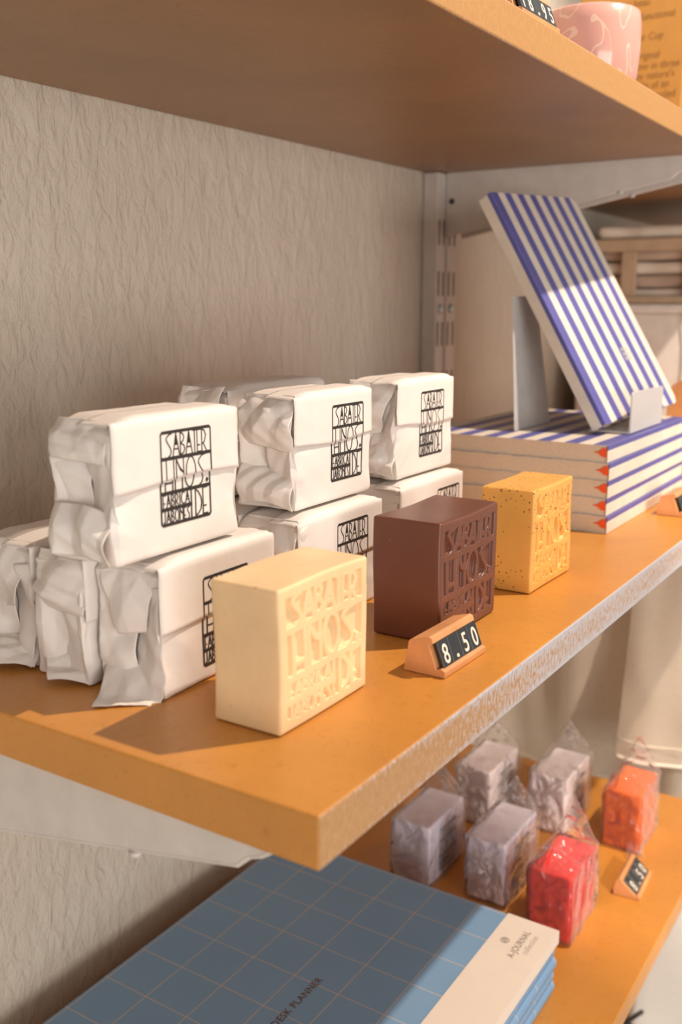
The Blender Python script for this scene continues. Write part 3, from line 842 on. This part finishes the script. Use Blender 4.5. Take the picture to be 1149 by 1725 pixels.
# ------------------------------------------------------------------ bagged soaps on the lowest shelf
def film_bag(t, w, d, h, seed, hl=.006, hr=.030, tail=False):
    bm = bmesh.new(); C = Crumple(seed, 1.3); g = .0022
    nper = 88; lev = 40; rings = []
    def rect(s, a, b, c, e):   # perimeter point of rectangle x a..b, y c..e
        per = 2 * ((b - a) + (e - c)); q = s * per
        if q < b - a: return a + q, c
        q -= b - a
        if q < e - c: return b, c + q
        q -= e - c
        if q < b - a: return b - q, e
        q -= b - a
        return a, e - q
    for j in range(lev + 1):
        v = j / lev; ring = []
        for i in range(nper):
            s = i / nper
            if v < .62:
                k = v / .62; x, y = rect(s, -g, w + g, -g, d + g); z = .0004 + k * (h + .0015); fl = 1
            else:
                k = (v - .62) / .38
                yc = d * .62
                x, y = rect(s, -g + k * .003, w + g - .001 * k, -g * (1 - k) + (yc - .0006) * k, (d + g) * (1 - k) + (yc + .0006) * k)
                u = min(1, max(0, x / w)); hh = hl + (hr - hl) * u
                z = h + .0019 + hh * k; fl = 1
            p = Vector((x, y, z)); cen = Vector((w / 2, d / 2, h / 2))
            n = Vector((x - w / 2, y - d / 2, 0)).normalized()
            am = .0036 if v < .62 else .0048
            q = C(p) * am * (.3 + .7 * abs(math.sin(v * 9 + s * 12)))
            if v < .62: q = max(q, -.0018)
            else: q *= (1 - .6 * (v - .62) / .38)
            p += n * q
            if v > .62: p.z += C(p * 1.3) * .0012
            ring.append(bm.verts.new(p))
        rings.append(ring)
    for a, b in zip(rings, rings[1:]):
        for i in range(nper): bm.faces.new((a[i], a[(i + 1) % nper], b[(i + 1) % nper], b[i]))
    if tail:
        sheet(bm, [(-.014, d * .2, .0010), (-.002, -.008, .0010), (.004, -.0026, .010), (-.0024, d * .3, .012)], 14, 12, .003, seed + 3, None, 0)
    obj('cellophane_wrap', bm, FILM, t, True)
def bagged(label, x, y, mt, seed, w=.0600, d=.0320, h=.0545, rz=0, papered=False, hl=.006, hr=.028, tail=False):
    t = thing('bagged_soap', label, 'bagged soap', (x, y, -.3219), math.radians(rz), 'soaps in clear bags on the lowest shelf')
    if not papered:
        soap_bar('soap_bar', None, (0, 0, .0006), w, d, h, mt, parent=t, relief=False, seed=seed)
    else:
        r = .0016; P, Fc, B = grid_box(w, d, h, edge_lines(w, r, 30), edge_lines(d, r, 16), edge_lines(h, r, 26), r); C = Crumple(seed, 1.2)
        for i in range(len(P)):
            b = B[i]; e = .15 + math.exp(-b[0] / w / .12)
            dv = Vector(((b[0] / w - .5), (b[1] / d - .5), (b[2] / h - .5))); ax = max(range(3), key=lambda q: abs(dv[q])); nn = Vector((0, 0, 0)); nn[ax] = math.copysign(1, dv[ax])
            P[i] = np.array(Vector(P[i]) + nn * C(P[i]) * .0014 * e)
        P[:, 2] += .0009
        so = np_obj('paper_wrapper', P, Fc, mt, t, True)
        u0, v0, sw, sh = .018, .008, .030, .038
        obj('printed_stamp', stamp_print_bm(sw, sh, lambda u, v: Vector((u0 + u * sw, -.0013, v0 + v * sh))), GREY_INK, so)
    film_bag(t, w, d, h, seed + 900, hl, hr, tail)
LILAC = plain('lilac_tissue', (.84, .78, .88), .5, (120, .2, .001))
PALEP = plain('pale_pink_tissue', (.88, .79, .80), .5, (120, .2, .001))
bagged('red soap in a clear bag beside the planner stack', .6620, .2190, SOAP_RED, 201, hl=.004, hr=.034)
bagged('orange soap in a clear bag by the shelf end', .8200, .2120, SOAP_ORANGE, 212, w=.056, hl=.004, hr=.030, tail=True)
bagged('lilac wrapped soap in a clear bag, just behind the red one', .6790, .2800, LILAC, 223, w=.068, d=.033, papered=True, hl=.006, hr=.026)
bagged('lilac wrapped soap in a clear bag, half hidden by the middle shelf', .6700, .3440, LILAC, 234, w=.066, d=.034, papered=True, hl=.008, hr=.022)
bagged('pale wrapped soap in a clear bag at the back, far from the planners', .7900, .3430, PALEP, 245, w=.064, d=.034, papered=True, hl=.008, hr=.024)
bagged('pale wrapped soap in a clear bag, between the orange one and the back row', .8120, .2780, PALEP, 256, w=.064, d=.034, papered=True, hl=.006, hr=.030)

# ------------------------------------------------------------------ things on the upper shelf
t = thing('ceramic_cup', 'small pink ceramic cup with pale squiggles on the upper shelf', 'cup', (.738, .2630, UT + .0001))
bm = bmesh.new()
lathe(bm, [(r * 1.43, z * 1.21) for r, z in [(.0001, 0), (.0175, 0), (.0205, .002), (.0235, .012), (.0245, .026), (.0245, .040), (.0238, .0470), (.0228, .0482), (.0218, .0470), (.0222, .036), (.0215, .014), (.0150, .005), (.0001, .0045)]], 72)
obj('cup_body', bm, PINK, t, True)
t = thing('kraft_information_card', 'golden brown standing card with printed text behind the pink cup', 'card', (.978, 0, UT + .0001))
bm = bmesh.new(); box(bm, 0, .005, .2600, .3590, 0, .162, .0005); obj('card_board', bm, KRAFT, t)
lines = [('resources beau', .362, .2640), ('so beautiful, functional', .3525, .2640), ('Saucer Cup', .3390, .2440), ('original', .3265, .2350), ('now in three', .3195, .2350), ('by nature\'s', .3130, .2330), ('side of an', .3065, .2330), ('being recycled', .2995, .2400), ('carefully', .2930, .2340), ('produced', .2865, .2320)]
bmt = bmesh.new()
for s, z, ys in lines:
    me = text_mesh(s, .0094, frame4((0, -1, 0), (0, 0, 1), (-.0002, ys * 1.3, (z + .004 - .2701) * 1.3)), .00002, .86); bmt.from_mesh(me); bpy.data.meshes.remove(me)
obj('printed_text', bmt, plain('sepia_ink', (.30, .15, .04), .7), t)
bm = bmesh.new(); box(bm, .515, .5700, .2470, .2860, UT + .0001, .380, .001)
tag(obj('gift_box', bm, PINKP), 'pale pink box behind the 18.95 price holder', 'box')
bm = bmesh.new(); box(bm, .910, .962, .3458, .3718, UT + .0001, .400, .001)
tag(obj('gift_box', bm, KRAFT), 'golden kraft box seen above the rim left of the pink cup', 'box')

# ------------------------------------------------------------------ background beyond the notebooks
t = thing('wooden_crate', 'pale wooden slatted crate of folded cloths beyond the leaning notebook', 'crate', (1.250, .2310, .1595))
cw, cdp, ch = .24, .206, .078
bm = bmesh.new()
for y in (0, .0630, .1430, .191):
    bm = bmesh.new(); box(bm, 0, .008, y, y + .0175, .0092, ch - .0152, .001); obj('post', bm, WOODD, t)
bm = bmesh.new(); box(bm, -.003, .008, 0, .2080, ch - .015, ch, .001); obj('top_rail', bm, WOODD, t)
bm = bmesh.new(); box(bm, -.003, .008, 0, .2080, 0, .009, .001); obj('bottom_rail', bm, WOODD, t)
bm = bmesh.new(); box(bm, .009, cw, .2055, .2085, .0, ch); box(bm, .009, cw, 0, .003, 0, ch); box(bm, .009, cw, .003, .2055, 0, .003); box(bm, cw, cw + .006, 0, .2085, 0, ch)
obj('crate_body', bm, WOODD, t)
def folded_cloth(label, x, y, z, w, d, h, seed, mt, group='folded cloths in the crate'):
    bm = bmesh.new(); r = h * .48
    P, Fc, B = grid_box(w, d, h, edge_lines(w, r * .9, 14), edge_lines(d, r * .9, 24), edge_lines(h, r * .9, 6), r)
    for i in range(len(P)):
        q = Vector(B[i]) * 18 + Vector((seed, seed * 2, 0))
        P[i][2] += .0020 * mnoise.noise(q) * min(1, B[i][2] / h * 2); P[i][0] += .005 * mnoise.noise(q * 1.7 + Vector((9, 9, 9)))
    bm.free()
    return tag(np_obj('folded_cloth', P, Fc, mt, None, True, (x, y, z)), label, 'cloth', group)
zc = .1630
for i, (hh, lb) in enumerate([(.0150, 'bottom folded beige cloth in the crate'), (.0150, 'second folded beige cloth from the bottom of the crate'), (.0150, 'folded beige cloth, third from the bottom of the crate'), (.0150, 'top folded beige cloth inside the crate')]):
    folded_cloth(lb, 1.264, .238, zc, .19, .190, hh, i * 3.3 + 1, FABRIC2 if i % 2 else FABRIC); zc += hh + .0014
folded_cloth('loose cream cloth lying over the top of the crate', 1.254, .290, .2390, .12, .135, .014, 22, FABRIC, None)
t = thing('storage_box', 'pale frosted storage box standing under the wooden crate', 'storage box', (1.240, .2250, .0002))
bm = bmesh.new(); box(bm, 0, .2600, 0, .2150, 0, .1480, .004); obj('box_body', bm, WHITE, t)
bm = bmesh.new(); box(bm, -.004, .264, -.003, .2180, .1480, .1590, .003); obj('lid', bm, WHITE, t)
bm = bmesh.new(); tube(bm, [(-.006, .082 - .003 * math.sin(k * .35) - .0006 * k, .150 - k * .0075) for k in range(14)], .0010); obj('cord', bm, METAL, t, True)
t = thing('block_display', 'brown wooden block with a pale front standing past the notebook stack', 'display block', (1.020, .2150, .0002))
bm = bmesh.new()
prism(bm, [(0, 0), (.0500, 0), (.0500, .070), (.0460, .0800), (.0380, .0850), (0, .0900)], 0, .060, 'x', .001)
obj('wooden_block', bm, BEECH, t)
bm = bmesh.new(); box(bm, -.0010, .0605, -.0022, -.0001, 0, .0895, .0005); obj('front_panel', bm, WHITE, t)

# garments hanging beyond the lower shelf
def garment(name, label, x, ya, yb, zt, zbm, seed, mt, folds, hem=True, slant=.0):
    t = thing(name, label, 'garment', (x, 0, 0))
    nu, nv = 80, 70; bm = bmesh.new(); vs = []
    for j in range(nv + 1):
        v = j / nv; row = []
        for i in range(nu + 1):
            u = i / nu; y = ya + (yb - ya) * u
            k = .35 + .65 * v
            q = Vector((u * 3.0 + seed, v * 1.6, seed))
            dx = .034 * k * mnoise.noise(q) + .014 * k * math.sin(u * folds + 1.2 * v + seed) + .005 * mnoise.noise(q * 3.1)
            dx += .004 * tri(u * 1.7 + v * 2.3 + seed) * k
            z = zt + (zbm + slant * (u - .5) - zt) * v
            row.append(bm.verts.new((dx, y, z)))
        vs.append(row)
    fs = [bm.faces.new((vs[j][i], vs[j][i + 1], vs[j + 1][i + 1], vs[j + 1][i])) for j in range(nv) for i in range(nu)]
    hems = [[v.co.copy() for v in vs[nv]], [v.co.copy() for v in vs[nv - 5]]]
    bmesh.ops.solidify(bm, geom=fs, thickness=.0012)
    obj('cloth_panel', bm, mt, t, True)
    if hem:
        bm = bmesh.new(); tube(bm, [p + Vector((-.0008, 0, 0)) for p in hems[0]], .0016); obj('hem', bm, mt, t, True)
        bm = bmesh.new(); tube(bm, [p + Vector((-.0018, 0, 0)) for p in hems[1]], .0007); obj('hem_seam', bm, mt, t, True)
    return t
garment('hanging_garment', 'cream linen garment hanging beyond the lowest shelf, nearest the wall', 1.040, .4740, .200, -.026, -.405, 4.3, FABRIC, 13)
garment('hanging_garment', 'cream linen garment hanging in front of the other, with a straight hem', 1.000, .282, -.02, -.026, -.312, 9.1, FABRIC, 8, True, -.01)
garment('hanging_garment', 'grey beige garment hanging farther back with its hem below the others', 1.165, .47, -.05, -.215, -.80, 2.2, FABRIC2, 16, False)
bm = bmesh.new(); tube(bm, [(1.0, y, -.0235) for y in (.474, .2, 0, -.2)], .004, 12)
tag(obj('clothes_rail', bm, METAL), 'metal rail under the middle shelf from which the garments hang', 'rail')
t = thing('tote_bag', 'white cloth bag with a black mark standing below the lowest shelf', 'bag', (.93, -.06, -1.049))
bm = bmesh.new()
P, Fc, B = grid_box(.16, .30, .62, edge_lines(.16, .01, 10), edge_lines(.30, .01, 24), edge_lines(.62, .01, 30), .012)
for i in range(len(P)):
    q = Vector(B[i]) * 7; P[i][0] += .012 * mnoise.noise(q); P[i][1] += .006 * mnoise.noise(q + Vector((5, 5, 5)))
bm.free(); np_obj('bag_body', P, Fc, mat_fabric('white_canvas', (.82, .79, .75)), t, True)
bm = bmesh.new()
tube(bm, [(-.0125, 0.2935 + dy, 0.4778 + dz) for dy, dz in ((-.012, .018), (-.004, .008), (.004, -.002), (.008, -.014))], .0022)
tube(bm, [(-.0125, 0.2935 + dy, 0.4778 + dz) for dy, dz in ((.002, .000), (-.006, -.008), (-.016, -.008))], .0018)
obj('printed_mark', bm, INK, t, True)
print('OBJECTS', len(bpy.data.objects))
